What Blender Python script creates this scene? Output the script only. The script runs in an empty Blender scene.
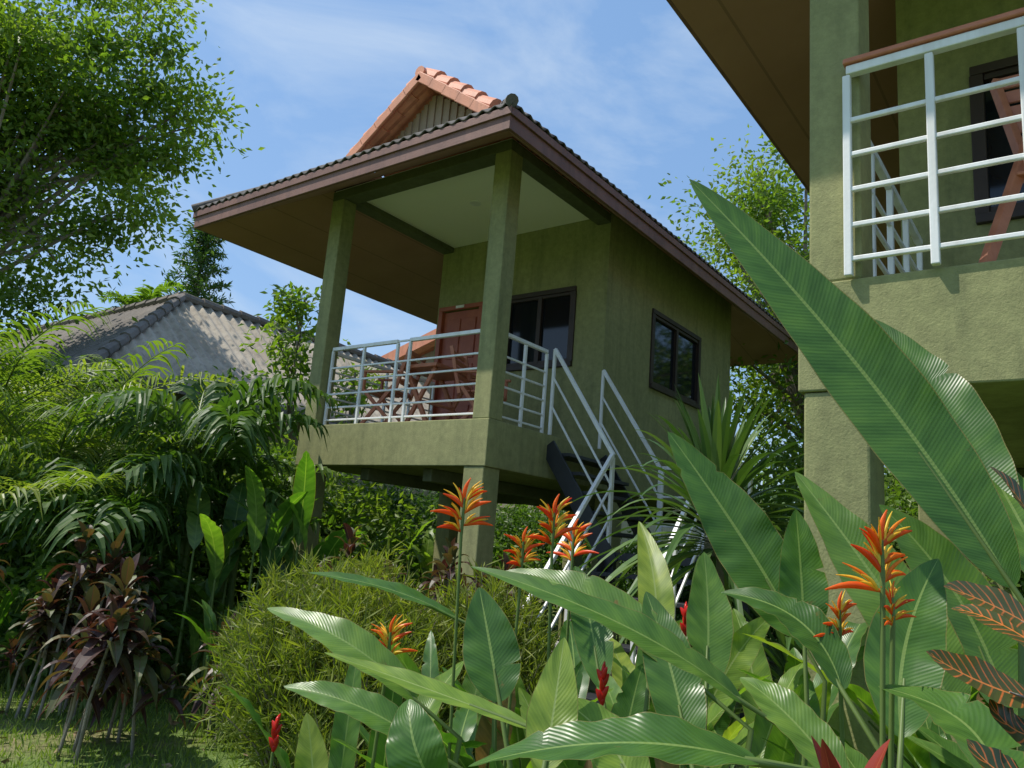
import bpy, math, random
import numpy as np
from mathutils import Vector, Matrix
rng=np.random.default_rng(7); random.seed(7)
V=Vector
def G(r,f,z=0.0): return V((.7957*f+.6057*r, .6057*f-.7957*r, z))

# ------------------------------------------------------------ mesh builder
class MB:
    def __init__(s): s.v=[];s.uv=[];s.r=[];s.f=[];s.m=[];s.n=0
    def add(s,verts,faces,uv=None,rnd=0.5,mat=0):
        verts=np.asarray(verts,dtype=np.float64).reshape(-1,3); k=len(verts)
        s.v.append(verts)
        s.uv.append(np.zeros((k,2)) if uv is None else np.asarray(uv,dtype=np.float64))
        s.r.append(np.full(k,float(rnd)) if np.isscalar(rnd) else np.asarray(rnd,dtype=np.float64))
        f=np.asarray(faces,dtype=np.int64)
        s.f.append(f+s.n); s.m.append((len(f),mat)); s.n+=k
    def box(s,x0,x1,y0,y1,z0,z1,mat=0,rnd=.5):
        a=[(x,y,z) for x in(x0,x1) for y in(y0,y1) for z in(z0,z1)]
        s.add(a,[(0,1,3,2),(4,6,7,5),(0,4,5,1),(2,3,7,6),(0,2,6,4),(1,5,7,3)],mat=mat,rnd=rnd)
    def beam(s,p,q,w,h,mat=0,up=(0,0,1),rnd=.5):
        p=V(p);q=V(q);t=(q-p).normalized();u=V(up)
        sd=t.cross(u)
        if sd.length<1e-3: sd=t.cross(V((1,0,0)))
        sd.normalize();n=sd.cross(t)
        a=[];
        for c in(p,q):
            for i,j in((-1,-1),(1,-1),(1,1),(-1,1)): a.append(c+sd*(i*w/2)+n*(j*h/2))
        s.add(a,[(3,2,1,0),(4,5,6,7),(0,1,5,4),(1,2,6,5),(2,3,7,6),(3,0,4,7)],mat=mat,rnd=rnd)
    def tube(s,path,rad,n=8,mat=0,rnd=.5,cap=True):
        path=[V(p) for p in path]; K=len(path)
        if np.isscalar(rad): rad=[rad]*K
        vs=[];uv=[];prev=None
        for i,p in enumerate(path):
            t=(path[min(i+1,K-1)]-path[max(i-1,0)]).normalized()
            if prev is None:
                a=t.cross(V((0,0,1)))
                if a.length<.05: a=t.cross(V((1,0,0)))
            else: a=prev-t*prev.dot(t)
            a.normalize();prev=a;b=t.cross(a)
            for j in range(n):
                an=2*math.pi*j/n
                vs.append(p+(a*math.cos(an)+b*math.sin(an))*rad[i]);uv.append((j/n,i/max(1,K-1)))
        fs=[]
        for i in range(K-1):
            for j in range(n):
                fs.append((i*n+j,i*n+(j+1)%n,(i+1)*n+(j+1)%n,(i+1)*n+j))
        s.add(vs,fs,uv,rnd,mat)
        if cap:
            for base in(0,(K-1)*n):
                c=[vs[base+j] for j in range(n)]
                m=sum(c,V((0,0,0)))/n
                s.add(c+[m],[(j,(j+1)%n,n) for j in range(n)],rnd=rnd,mat=mat)
    def build(s,name,mats,parent=None,smooth=False,loc=None,bevel=0,solid=0):
        v=np.concatenate(s.v);uv=np.concatenate(s.uv);r=np.concatenate(s.r)
        if loc is None:
            loc=np.array([(v[:,0].min()+v[:,0].max())/2,(v[:,1].min()+v[:,1].max())/2,v[:,2].min()])
        loc=np.asarray(loc,dtype=float)
        me=bpy.data.meshes.new(name)
        lv=np.concatenate([f.ravel() for f in s.f]);
        tot=np.concatenate([np.full(len(f),f.shape[1]) for f in s.f])
        st=np.concatenate([[0],np.cumsum(tot)[:-1]])
        mi=np.concatenate([np.full(k,m) for k,m in s.m])
        me.vertices.add(len(v));me.vertices.foreach_set('co',(v-loc).ravel())
        me.loops.add(len(lv));me.loops.foreach_set('vertex_index',lv.astype(np.int32))
        me.polygons.add(len(tot));me.polygons.foreach_set('loop_start',st.astype(np.int32))
        me.polygons.foreach_set('material_index',mi.astype(np.int32))
        me.polygons.foreach_set('use_smooth',np.full(len(tot),smooth))
        ul=me.uv_layers.new(name='UVMap');ul.data.foreach_set('uv',uv[lv].ravel())
        at=me.attributes.new('rnd','FLOAT','POINT');at.data.foreach_set('value',r)
        me.update(calc_edges=True)
        for m in mats: me.materials.append(m)
        ob=bpy.data.objects.new(name,me);bpy.context.scene.collection.objects.link(ob)
        ob.location=loc
        if parent:
            ob.parent=parent;ob.matrix_parent_inverse=Matrix.Translation(parent.location).inverted()
        if solid:
            m=ob.modifiers.new('solid','SOLIDIFY');m.thickness=solid
        if bevel:
            m=ob.modifiers.new('bevel','BEVEL');m.width=bevel;m.segments=2;m.limit_method='ANGLE'
        return ob
def empty(name,loc):
    e=bpy.data.objects.new(name,None);bpy.context.scene.collection.objects.link(e);e.location=loc;e.empty_display_size=.3
    return e

# ------------------------------------------------------------ materials
def newmat(name):
    m=bpy.data.materials.new(name);m.use_nodes=True;nt=m.node_tree;nt.nodes.clear()
    return m,nt,nt.nodes,nt.links
def ramp(N,stops):
    r=N.new('ShaderNodeValToRGB');e=r.color_ramp.elements
    while len(e)<len(stops): e.new(.5)
    for i,(p,c) in enumerate(stops): e[i].position=p;e[i].color=(*c,1)
    return r
def noise(N,Lk,scale,detail=4,rough=.6,vec=None,stretch=None):
    n=N.new('ShaderNodeTexNoise');n.inputs['Scale'].default_value=scale;n.inputs['Detail'].default_value=detail;n.inputs['Roughness'].default_value=rough
    g=N.new('ShaderNodeNewGeometry')
    if stretch:
        mp=N.new('ShaderNodeMapping');mp.inputs['Scale'].default_value=stretch
        Lk.new(g.outputs['Position'],mp.inputs['Vector']);Lk.new(mp.outputs['Vector'],n.inputs['Vector'])
    else: Lk.new(g.outputs['Position'],n.inputs['Vector'])
    return n
def mixc(N,Lk,a,b,f,mode='MIX'):
    m=N.new('ShaderNodeMix');m.data_type='RGBA';m.blend_type=mode
    for k,x in((6,a),(7,b)):
        if hasattr(x,'links'): Lk.new(x,m.inputs[k])
        else: m.inputs[k].default_value=(*x,1)
    if hasattr(f,'links'): Lk.new(f,m.inputs[0])
    else: m.inputs[0].default_value=f
    return m.outputs[2]
def surf(name,c1,c2,scale=3,rough=.8,streak=None,bump=.2,bscale=60,metal=0,fine=None,spec=.5,planks=None):
    m,nt,N,Lk=newmat(name)
    n=noise(N,Lk,scale);r=ramp(N,[(.3,c1),(.7,c2)]);Lk.new(n.outputs['Fac'],r.inputs['Fac'])
    col=r.outputs['Color']
    if streak:
        s=noise(N,Lk,2.2,5,.65,stretch=(3.5,3.5,.35));rr=ramp(N,[(.47,(0,0,0)),(.72,(1,1,1))]);Lk.new(s.outputs['Fac'],rr.inputs['Fac'])
        mm=N.new('ShaderNodeMath');mm.operation='MULTIPLY';mm.inputs[1].default_value=.7;Lk.new(rr.outputs['Color'],mm.inputs[0])
        col=mixc(N,Lk,col,streak,mm.outputs[0])
    if fine:
        s=noise(N,Lk,fine,5,.75);rr=ramp(N,[(.35,(.82,.82,.82)),(.65,(1.1,1.1,1.1))]);Lk.new(s.outputs['Fac'],rr.inputs['Fac'])
        col=mixc(N,Lk,col,rr.outputs['Color'],1,'MULTIPLY')
    p=N.new('ShaderNodeBsdfPrincipled');Lk.new(col,p.inputs['Base Color']);p.inputs['Roughness'].default_value=rough;p.inputs['Metallic'].default_value=metal
    p.inputs['Specular IOR Level'].default_value=spec
    b=N.new('ShaderNodeBump');b.inputs['Strength'].default_value=bump;b.inputs['Distance'].default_value=.01
    bn=noise(N,Lk,bscale,3,.7);h=bn.outputs['Fac']
    if planks:
        g=N.new('ShaderNodeNewGeometry');sx=N.new('ShaderNodeSeparateXYZ');Lk.new(g.outputs['Position'],sx.inputs[0])
        a=N.new('ShaderNodeMath');a.operation='MULTIPLY';a.inputs[1].default_value=1/planks;Lk.new(sx.outputs[1],a.inputs[0])
        fr=N.new('ShaderNodeMath');fr.operation='FRACT';Lk.new(a.outputs[0],fr.inputs[0])
        gt=N.new('ShaderNodeMath');gt.operation='GREATER_THAN';gt.inputs[1].default_value=.03;Lk.new(fr.outputs[0],gt.inputs[0])
        col2=mixc(N,Lk,(.7,.7,.7),(1,1,1),gt.outputs[0]);col=mixc(N,Lk,col,col2,1,'MULTIPLY');Lk.new(col,p.inputs['Base Color'])
    Lk.new(h,b.inputs['Height']);Lk.new(b.outputs['Normal'],p.inputs['Normal'])
    o=N.new('ShaderNodeOutputMaterial');Lk.new(p.outputs[0],o.inputs[0]);return m
def leafm(name,stops,trans=.35,rough=.45,veins=0,nscale=1.2,tcol=(1.5,1.7,.5),spec=.4,rib=None,vcol=None):
    m,nt,N,Lk=newmat(name)
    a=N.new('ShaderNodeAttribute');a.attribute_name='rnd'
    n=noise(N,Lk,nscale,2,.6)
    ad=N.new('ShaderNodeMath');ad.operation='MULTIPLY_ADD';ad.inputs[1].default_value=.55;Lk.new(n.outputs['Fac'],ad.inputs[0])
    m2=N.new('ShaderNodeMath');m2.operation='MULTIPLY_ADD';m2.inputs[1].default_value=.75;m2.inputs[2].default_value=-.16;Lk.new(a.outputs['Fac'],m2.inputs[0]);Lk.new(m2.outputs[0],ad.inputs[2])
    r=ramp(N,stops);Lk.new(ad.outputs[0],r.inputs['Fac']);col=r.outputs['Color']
    p=N.new('ShaderNodeBsdfPrincipled');p.inputs['Roughness'].default_value=rough;p.inputs['Specular IOR Level'].default_value=spec
    if veins or rib:
        uv=N.new('ShaderNodeUVMap');uv.uv_map='UVMap';sx=N.new('ShaderNodeSeparateXYZ');Lk.new(uv.outputs[0],sx.inputs[0])
        s=N.new('ShaderNodeMath');s.operation='SUBTRACT';s.inputs[1].default_value=.5;Lk.new(sx.outputs[0],s.inputs[0])
        ab=N.new('ShaderNodeMath');ab.operation='ABSOLUTE';Lk.new(s.outputs[0],ab.inputs[0])
        if veins:
            k=N.new('ShaderNodeMath');k.operation='MULTIPLY';k.inputs[1].default_value=-.04 if vcol else -.10;Lk.new(ab.outputs[0],k.inputs[0])
            k2=N.new('ShaderNodeMath');k2.operation='ADD';Lk.new(sx.outputs[1],k2.inputs[0]);Lk.new(k.outputs[0],k2.inputs[1])
            k3=N.new('ShaderNodeMath');k3.operation='MULTIPLY';k3.inputs[1].default_value=6.283*veins;Lk.new(k2.outputs[0],k3.inputs[0])
            sn=N.new('ShaderNodeMath');sn.operation='SINE';Lk.new(k3.outputs[0],sn.inputs[0])
            rr=ramp(N,[(.0,(.95,.96,.95)),(.75,(1,1,1)),(1,(1.07,1.06,1.03))] if not vcol else [(.0,(0,0,0)),(.86,(0,0,0)),(.97,(1,1,1))])
            q=N.new('ShaderNodeMath');q.operation='MULTIPLY_ADD';q.inputs[1].default_value=.5;q.inputs[2].default_value=.5;Lk.new(sn.outputs[0],q.inputs[0])
            Lk.new(q.outputs[0],rr.inputs['Fac'])
            if vcol:
                sp=noise(N,Lk,60,3,.6);sr=ramp(N,[(.4,(0,0,0)),(.6,(1,1,1))]);Lk.new(sp.outputs['Fac'],sr.inputs['Fac'])
                vf=mixc(N,Lk,rr.outputs['Color'],sr.outputs['Color'],.45,'MULTIPLY')
                col=mixc(N,Lk,col,vcol,vf)
            else:
                col=mixc(N,Lk,col,rr.outputs['Color'],1,'MULTIPLY')
                cv=N.new('ShaderNodeCombineXYZ');Lk.new(k2.outputs[0],cv.inputs[0]);Lk.new(s.outputs[0],cv.inputs[1])
                mpp=N.new('ShaderNodeMapping');mpp.inputs['Scale'].default_value=(30,1.5,1);Lk.new(cv.outputs[0],mpp.inputs['Vector'])
                sp=N.new('ShaderNodeTexNoise');sp.inputs['Scale'].default_value=1.0;sp.inputs['Detail'].default_value=3;Lk.new(mpp.outputs[0],sp.inputs['Vector'])
                sr=ramp(N,[(.3,(.68,.74,.66)),(.5,(1,1,1)),(.72,(1.45,1.3,1.2))]);Lk.new(sp.outputs['Fac'],sr.inputs['Fac']);col=mixc(N,Lk,col,sr.outputs['Color'],1,'MULTIPLY')
                sp=noise(N,Lk,13,5,.8);sr=ramp(N,[(.66,(0,0,0)),(.72,(1,1,1))]);Lk.new(sp.outputs['Fac'],sr.inputs['Fac']);col=mixc(N,Lk,col,(.20,.15,.04),sr.outputs['Color'])
                ed=N.new('ShaderNodeMath');ed.operation='GREATER_THAN';ed.inputs[1].default_value=.488;Lk.new(ab.outputs[0],ed.inputs[0])
                col=mixc(N,Lk,col,(.22,.20,.06),ed.outputs[0])
            b=N.new('ShaderNodeBump');b.inputs['Strength'].default_value=.16;b.inputs['Distance'].default_value=.002
            Lk.new(q.outputs[0],b.inputs['Height']);Lk.new(b.outputs['Normal'],p.inputs['Normal'])
        lt=N.new('ShaderNodeMath');lt.operation='LESS_THAN';lt.inputs[1].default_value=.022;Lk.new(ab.outputs[0],lt.inputs[0])
        if rib: col=mixc(N,Lk,col,rib,lt.outputs[0])
    Lk.new(col,p.inputs['Base Color'])
    o=N.new('ShaderNodeOutputMaterial')
    if trans<=0:
        Lk.new(p.outputs[0],o.inputs[0]);return m
    t=N.new('ShaderNodeBsdfTranslucent');tc=mixc(N,Lk,col,tcol,1,'MULTIPLY');Lk.new(tc,t.inputs['Color'])
    mx=N.new('ShaderNodeMixShader');mx.inputs[0].default_value=trans;Lk.new(p.outputs[0],mx.inputs[1]);Lk.new(t.outputs[0],mx.inputs[2])
    Lk.new(mx.outputs[0],o.inputs[0]);return m

OLIVE=surf('olive_render',(.245,.25,.105),(.33,.325,.145),1.0,.85,streak=(.175,.185,.08),bump=.3,bscale=90,fine=14)
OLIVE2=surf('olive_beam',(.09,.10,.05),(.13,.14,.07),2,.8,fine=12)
BROWN=surf('brown_soffit',(.36,.18,.13),(.42,.22,.165),1.5,.65,planks=.6,bump=.1)
FASC=surf('brown_fascia',(.17,.08,.062),(.25,.125,.095),2,.6,streak=(.12,.06,.05),bump=.2)
CREAM=surf('cream_ceiling',(.88,.86,.74),(.90,.88,.78),1,.8,bump=.05)
BOUNCEF=surf('pale_bounce_floor',(.55,.52,.46),(.65,.62,.56),3,.35,bump=.05)  # pale tone chosen to throw light up at the porch ceiling
GTILE=surf('weathered_roof_tile',(.085,.075,.07),(.15,.135,.125),1.6,.85,streak=(.05,.045,.04),bump=.4,bscale=50)
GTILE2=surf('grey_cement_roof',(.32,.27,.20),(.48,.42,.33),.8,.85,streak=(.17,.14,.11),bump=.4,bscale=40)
GTILE3=surf('shaded_cement_roof',(.13,.115,.10),(.21,.185,.16),.8,.85,streak=(.09,.08,.07),bump=.4,bscale=40)  # darker copy of the grey roof: slope shading put into the colour
ORANGE=surf('orange_roof_tile',(.60,.22,.12),(.72,.31,.18),2.5,.6,bump=.2,streak=(.42,.18,.11))
PANEL=surf('gable_panel',(.33,.25,.19),(.42,.32,.24),3,.8)
WHITE=surf('white_paint',(.78,.78,.77),(.85,.85,.84),6,.45,bump=.08,streak=(.6,.57,.52))
BLACK=surf('black_steel',(.02,.022,.026),(.035,.037,.042),6,.45,bump=.1)
DOORM=surf('red_wood_door',(.33,.07,.04),(.45,.12,.06),4,.45,bump=.15)
WOOD=surf('red_brown_wood',(.42,.13,.06),(.56,.21,.11),8,.5,bump=.15)
DARKF=surf('dark_window_frame',(.03,.018,.014),(.05,.03,.022),6,.5,bump=.1)
GLASS=surf('dark_glass',(.008,.01,.014),(.012,.015,.02),2,.06,bump=.0,spec=.5)
CREAMW=surf('cream_wall',(.34,.31,.23),(.44,.40,.30),1.2,.85,streak=(.24,.21,.16),bump=.2)
BARK=surf('bark',(.14,.11,.08),(.30,.26,.2),5,.9,bump=.8,bscale=25)
PALEBARK=surf('pale_stem',(.20,.175,.13),(.32,.28,.22),9,.85,bump=.6,bscale=50)
STEM=leafm('green_stem',[(0,(.08,.13,.03)),(1,(.17,.24,.06))],.1,.5)

# ------------------------------------------------------------ ground
def ground():
    m,nt,N,Lk=newmat('grass_ground')
    n=noise(N,Lk,.55,7,.65);r=ramp(N,[(.3,(.08,.15,.022)),(.52,(.14,.22,.04)),(.62,(.23,.23,.09)),(.76,(.33,.28,.17))]);Lk.new(n.outputs['Fac'],r.inputs['Fac'])
    n2=noise(N,Lk,18,5,.75);r2=ramp(N,[(.3,(.55,.55,.5)),(.7,(1.3,1.3,1.2))]);Lk.new(n2.outputs['Fac'],r2.inputs['Fac'])
    c=mixc(N,Lk,r.outputs['Color'],r2.outputs['Color'],1,'MULTIPLY')
    p=N.new('ShaderNodeBsdfPrincipled');p.inputs['Roughness'].default_value=.95;Lk.new(c,p.inputs['Base Color'])
    b=N.new('ShaderNodeBump');b.inputs['Strength'].default_value=.9;b.inputs['Distance'].default_value=.05;Lk.new(n2.outputs['Fac'],b.inputs['Height']);Lk.new(b.outputs['Normal'],p.inputs['Normal'])
    o=N.new('ShaderNodeOutputMaterial');Lk.new(p.outputs[0],o.inputs[0])
    mb=MB();vs=[(0,0,0)];K=64
    for i in range(K): vs.append((900*math.cos(2*math.pi*i/K),900*math.sin(2*math.pi*i/K),0))
    mb.add(vs,[(0,1+i,1+(i+1)%K) for i in range(K)])
    mb.build('ground',[m],loc=(0,0,0))
ground()

# ------------------------------------------------------------ houses
def corr(mb,a,b,inn,hf,slope,period=.17,amp=.022,mat=0):
    a=V(a);b=V(b);Ln=(b-a).length;d=(b-a).normalized();inn=V(inn)
    n=int(Ln/period*8)
    vs=[];uv=[]
    R=10
    for i in range(n+1):
        s=Ln*i/n;h=max(hf(s),.0);w=amp*math.cos(2*math.pi*s/period)
        for j in range(R+1):
            q=h*j/R
            vs.append(a+d*s+inn*q+V((0,0,q*slope+w)));uv.append((s,q))
    fs=[(i*(R+1)+j,(i+1)*(R+1)+j,(i+1)*(R+1)+j+1,i*(R+1)+j+1) for i in range(n) for j in range(R)]
    mb.add(vs,fs,uv,mat=mat)
def wall(mb,axis,c0,c1,a0,a1,z0,z1,ops=()):
    As=sorted({a0,a1,*[o[0] for o in ops],*[o[1] for o in ops]});Zs=sorted({z0,z1,*[o[2] for o in ops],*[o[3] for o in ops]})
    for i in range(len(As)-1):
        for j in range(len(Zs)-1):
            ca=(As[i]+As[i+1])/2;cz=(Zs[j]+Zs[j+1])/2
            if any(o[0]<ca<o[1] and o[2]<cz<o[3] for o in ops): continue
            if axis=='x': mb.box(c0,c1,As[i],As[i+1],Zs[j],Zs[j+1])
            else: mb.box(As[i],As[i+1],c0,c1,Zs[j],Zs[j+1])
def window(mbf,mbg,axis,c,a0,a1,z0,z1,out,n=2):
    fr=.05
    def bx(mb,p,q,z,w,d0,d1):
        lo,hi=sorted((c+out*d0,c+out*d1))
        if axis=='x': mb.box(lo,hi,p,q,z,w)
        else: mb.box(p,q,lo,hi,z,w)
    bx(mbf,a0-.04,a1+.04,z1-.01,z1+fr,-.04,.025);bx(mbf,a0-.04,a1+.04,z0-fr,z0+.01,-.04,.04)
    bx(mbf,a0-.045,a0+.03,z0+.011,z1-.011,-.04,.022);bx(mbf,a1-.03,a1+.045,z0+.011,z1-.011,-.04,.022)
    for i in range(1,n):
        m=a0+(a1-a0)*i/n;bx(mbf,m-.03,m+.03,z0+.011,z1-.011,-.035,.012)
    bx(mbf,a0+.031,a1-.031,z0+.012,z0+.05,-.035,.008);bx(mbf,a0+.031,a1-.031,z1-.05,z1-.012,-.035,.008)
    bx(mbg,a0+.02,a1-.02,z0+.02,z1-.02,-.05,-.03)
def bungalow(dx,dy,yl,variant=0):
    H=empty('stilt_bungalow',(8.4+dx,5.75+dy,0))
    X=lambda v:v+dx
    Y=lambda v:v+dy
    def B(mb,x0,x1,y0,y1,z0,z1,mat=0): mb.box(X(x0),X(x1),Y(y0),Y(y1),z0,z1,mat)
    mb=MB();B(mb,5.49,11.34,4.41,7.10,2.17,2.61);mb.build('deck_slab',[OLIVE],H,bevel=.008)
    mb=MB();B(mb,5.72,7.48,4.66,6.84,2.611,2.622);mb.build('porch_bounce_floor',[BOUNCEF],H)  # unseen pale floor, added to bounce skylight onto the ceiling
    mb=MB()
    for x in(5.62,8.0,11.15):
        for y in(4.55,6.96): B(mb,x-.12,x+.12,y-.12,y+.12,-.2,2.168)
    mb.build('stilts',[OLIVE],H,bevel=.01)
    mb=MB();
    for x in(8.0,11.15): B(mb,x-.11,x+.11,4.68,6.83,2.0,2.168)
    for y in(5.3,6.2): B(mb,5.7,11.1,y-.06,y+.06,2.04,2.167)
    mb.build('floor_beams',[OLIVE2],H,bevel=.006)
    mb=MB();B(mb,5.50,5.70,4.42,4.62,2.611,5.30);B(mb,5.50,5.70,6.86,7.06,2.611,5.30);mb.build('porch_posts',[OLIVE],H,bevel=.01)
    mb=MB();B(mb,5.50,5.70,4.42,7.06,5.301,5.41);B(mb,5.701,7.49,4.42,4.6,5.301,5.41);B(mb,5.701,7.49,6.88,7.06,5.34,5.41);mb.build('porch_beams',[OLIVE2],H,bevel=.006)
    dr=(6.29,7.0,2.62,4.50);wf=(4.89,5.85,3.64,4.53)
    if variant: dr=(5.9,5.9,3,3);wf=(5.62,6.62,3.62,4.56)
    ws=(8.69,10.13,3.60,4.54)
    mb=MB();wall(mb,'x',X(7.5),X(7.6),Y(4.43),Y(7.07),2.612,5.44,[(Y(o[0]),Y(o[1]),o[2],o[3]) for o in ((dr,wf) if not variant else (wf,))])
    wall(mb,'y',Y(4.43),Y(4.53),X(7.602),X(11.33),2.612,5.44,[(X(ws[0]),X(ws[1]),ws[2],ws[3])])
    wall(mb,'y',Y(6.97),Y(7.07),X(7.602),X(11.33),2.612,5.44,[])
    wall(mb,'x',X(11.23),X(11.328),Y(4.532),Y(6.968),2.612,5.44,[])
    mb.build('walls',[OLIVE],H)
    f=MB();g=MB()
    window(f,g,'x',X(7.5),Y(wf[0]),Y(wf[1]),wf[2],wf[3],-1,2)
    window(f,g,'y',Y(4.43),X(ws[0]),X(ws[1]),ws[2],ws[3],-1,2)
    f.build('window_frames',[DARKF],H,bevel=.004);g.build('window_glass',[GLASS],H)
    if not variant:
        mb=MB();y0,y1=dr[0],dr[1]
        B(mb,7.47,7.57,y0-.03,y0+.04,2.623,4.5);B(mb,7.47,7.57,y1-.04,y1+.03,2.623,4.5);B(mb,7.47,7.57,y0-.03,y1+.03,4.501,4.56)
        B(mb,7.52,7.56,y0+.042,y1-.042,2.63,4.49)
        for i in range(2):
            for z,zz in((2.72,3.2),(3.28,3.75),(3.83,4.38)):
                ya=y0+.1+i*.27;B(mb,7.505,7.522,ya,ya+.21,z,zz)
        mb.build('door',[DOORM],H,bevel=.006)
        mb=MB();B(mb,7.46,7.469,6.58,6.72,4.515,4.55);mb.build('door_number_plate',[WHITE],H)
    mb=MB();B(mb,5.52,7.498,4.44,7.05,5.411,5.43);mb.build('porch_ceiling',[CREAM],H)
    mb=MB();mb.tube([(X(6.5),Y(5.7),5.40),(X(6.5),Y(5.7),5.412)],.07,16);mb.build('ceiling_lamp',[WHITE],H)
    ox0,ox1,oy0,oy1=4.84,13.6,3.94,yl-.04
    ix0,ix1,iy0,iy1=5.50,11.33,4.42,7.07
    zo=5.03;zi=5.432
    O=[(X(ox0),Y(oy0),zo),(X(ox1),Y(oy0),zo),(X(ox1),Y(oy1),zo),(X(ox0),Y(oy1),zo)]
    I=[(X(ix0),Y(iy0),zi),(X(ix1),Y(iy0),zi),(X(ix1),Y(iy1),zi),(X(ix0),Y(iy1),zi)]
    mb=MB();mb.add(O+I,[(0,1,5,4),(1,2,6,5),(2,3,7,6),(3,0,4,7)]);mb.build('soffit',[BROWN],H)
    mb=MB();t=.03
    B(mb,ox0-t,ox0,oy0-t,oy1+t,5.03,5.235);B(mb,ox1,ox1+t,oy0-t,oy1+t,5.03,5.235)
    B(mb,ox0,ox1,oy0-t,oy0-.001,5.03,5.235);B(mb,ox0,ox1,oy1+.001,oy1+t,5.03,5.235)
    B(mb,ox0-t-.02,ox0-t-.001,oy0-t-.02,oy1+t+.02,5.16,5.236);B(mb,ox0-t,ox1+t,oy0-t-.02,oy0-t-.001,5.16,5.236)
    mb.build('fascia_boards',[FASC],H,bevel=.004)
    ex0,ex1,ey0,ey1=4.78,13.66,3.88,yl+.02;ze=5.262;run=1.38;rise=.94;sl=rise/run
    mb=MB()
    Lx=ex1-ex0;Ly=ey1-ey0;rl=ey1-7.47
    corr(mb,(X(ex0),Y(ey0),ze),(X(ex1),Y(ey0),ze),(0,1,0),lambda s:min(s,Lx-s,run),sl,period=.14,amp=.018)
    corr(mb,(X(ex1),Y(ey1),ze),(X(ex0),Y(ey1),ze),(0,-1,0),lambda s:min(s*rl/run,(Lx-s)*rl/run,rl),rise/rl,period=.14,amp=.018)
    corr(mb,(X(ex0),Y(ey1),ze),(X(ex0),Y(ey0),ze),(1,0,0),lambda s:min(s*run/rl,Ly-s,run),sl,period=.14,amp=.018)
    corr(mb,(X(ex1),Y(ey0),ze),(X(ex1),Y(ey1),ze),(-1,0,0),lambda s:min(s,(Ly-s)*run/rl,run),sl,period=.14,amp=.018)
    mb.build('lower_roof',[GTILE],H,solid=.014,smooth=True)
    zr=6.88;zb=6.14;yc=6.22;yh=1.1
    mb=MB();s2=(zr-zb)/yh
    corr(mb,(X(6.02),Y(yc-yh),zb),(X(12.2),Y(yc-yh),zb),(0,1,0),lambda s:yh,s2,period=.2)
    corr(mb,(X(12.2),Y(yc+yh),zb),(X(6.02),Y(yc+yh),zb),(0,-1,0),lambda s:yh,s2,period=.2)
    mb.build('upper_roof',[ORANGE],H,solid=.02,smooth=True)
    mb=MB()
    for xx in(6.2,12.0):
        n=34
        for i in range(n):
            a=yc-yh+.05+(2*yh-.1)*i/n;b=yc-yh+.05+(2*yh-.1)*(i+1)/n;m=(a+b)/2
            zt=zr-.05-abs(m-yc)*s2
            if zt>6.1: B(mb,xx-(.02 if i%2 else .0),xx+.03,a,b,6.05,zt)
    mb.build('gable_panels',[PANEL],H)
    mb=MB()
    for sg in(-1,1):
        for xx in(6.0,12.2):
            P0=V((X(xx),Y(yc+sg*(yh+.03)),zb));P1=V((X(xx),Y(yc),zr+.06));K=5
            for i in range(K):
                a=P0.lerp(P1,i/K);b=P0.lerp(P1,(i+1.1)/K);o=V((0,0,.03))
                mb.tube([a+o+V((0,0,.02)),b+o-V((0,0,.02))],[.115,.105],12)
                sh=-.13 if xx<7 else .13
                mb.beam(a+V((sh,0,-.05)),b+V((sh,0,-.06)),.035,.12,0)
    mb.tube([(X(5.86),Y(yc),zr+.07),(X(12.35),Y(yc),zr+.07)],.075,10)
    mb.build('verge_tiles',[ORANGE],H,bevel=.008)
    mb=MB()
    C=[(ex0,ey0,ex0+run,ey0+run),(ex1,ey0,ex1-run,ey0+run),(ex0,ey1,ex0+run,ey1-rl),(ex1,ey1,ex1-run,ey1-rl)]
    for x,y,x2,y2 in C:
        p=V((X(x),Y(y),ze+.01));q=V((X(x2),Y(y2),ze+rise+.01));K=5
        for i in range(K):
            a=p.lerp(q,i/K);b=p.lerp(q,(i+1.1)/K);mb.tube([a,b],[.058,.05],10)
    mb.build('hip_caps',[GTILE],H,smooth=True)
    mb=MB();rz=[.07,.21,.36,.51,.66]
    def rail(p,q,z0=2.61,top=.88,nv=4,cap=False,z1=None,hs=rz,posts=True):
        z1=z0 if z1 is None else z1
        p=(X(p[0]),Y(p[1]));q=(X(q[0]),Y(q[1]))
        for h in list(hs)+[top]:
            r=.019 if h==top else .010
            mb.beam((p[0],p[1],z0+h),(q[0],q[1],z1+h),2*r,2*r)
        for i in range(nv+1):
            t=i/nv;x=p[0]+(q[0]-p[0])*t;y=p[1]+(q[1]-p[1])*t;z=z0+(z1-z0)*t
            mb.beam((x,y,z+.002),(x,y,z+top-.020),.03,.03,up=(1,0,0))
    if not variant:
        rail((5.6,4.66),(5.6,5.62),nv=1);rail((5.6,5.80),(5.6,6.82),nv=2)
        for h in rz+[.88]: mb.beam((5.6,5.62,2.61+h),(5.6,5.80,2.61+h),.02,.02)
    else:
        rail((5.465,4.5),(5.465,6.90),nv=8)
    rail((5.74,4.52),(6.5,4.52),nv=2)
    rail((5.74,6.96),(7.44,6.96),nv=4)
    def srail(p,q,z0,z1,nv=2):
        rail(p,q,z0=z0,z1=z1,nv=nv,hs=(.3,.6),top=.9)
    srail((6.5,4.42),(6.5,3.67),2.61,1.5,1);srail((7.5,4.42),(7.5,3.67),2.61,1.5,1)
    srail((7.5,3.64),(7.5,2.7),1.5,1.5,2);srail((7.48,2.7),(6.52,2.7),1.5,1.5,2)
    srail((6.48,3.67),(5.2,3.67),1.5,.1,2);srail((6.48,2.7),(5.2,2.7),1.5,.1,2)
    mb.build('railings',[WHITE],H,bevel=.004)
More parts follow.
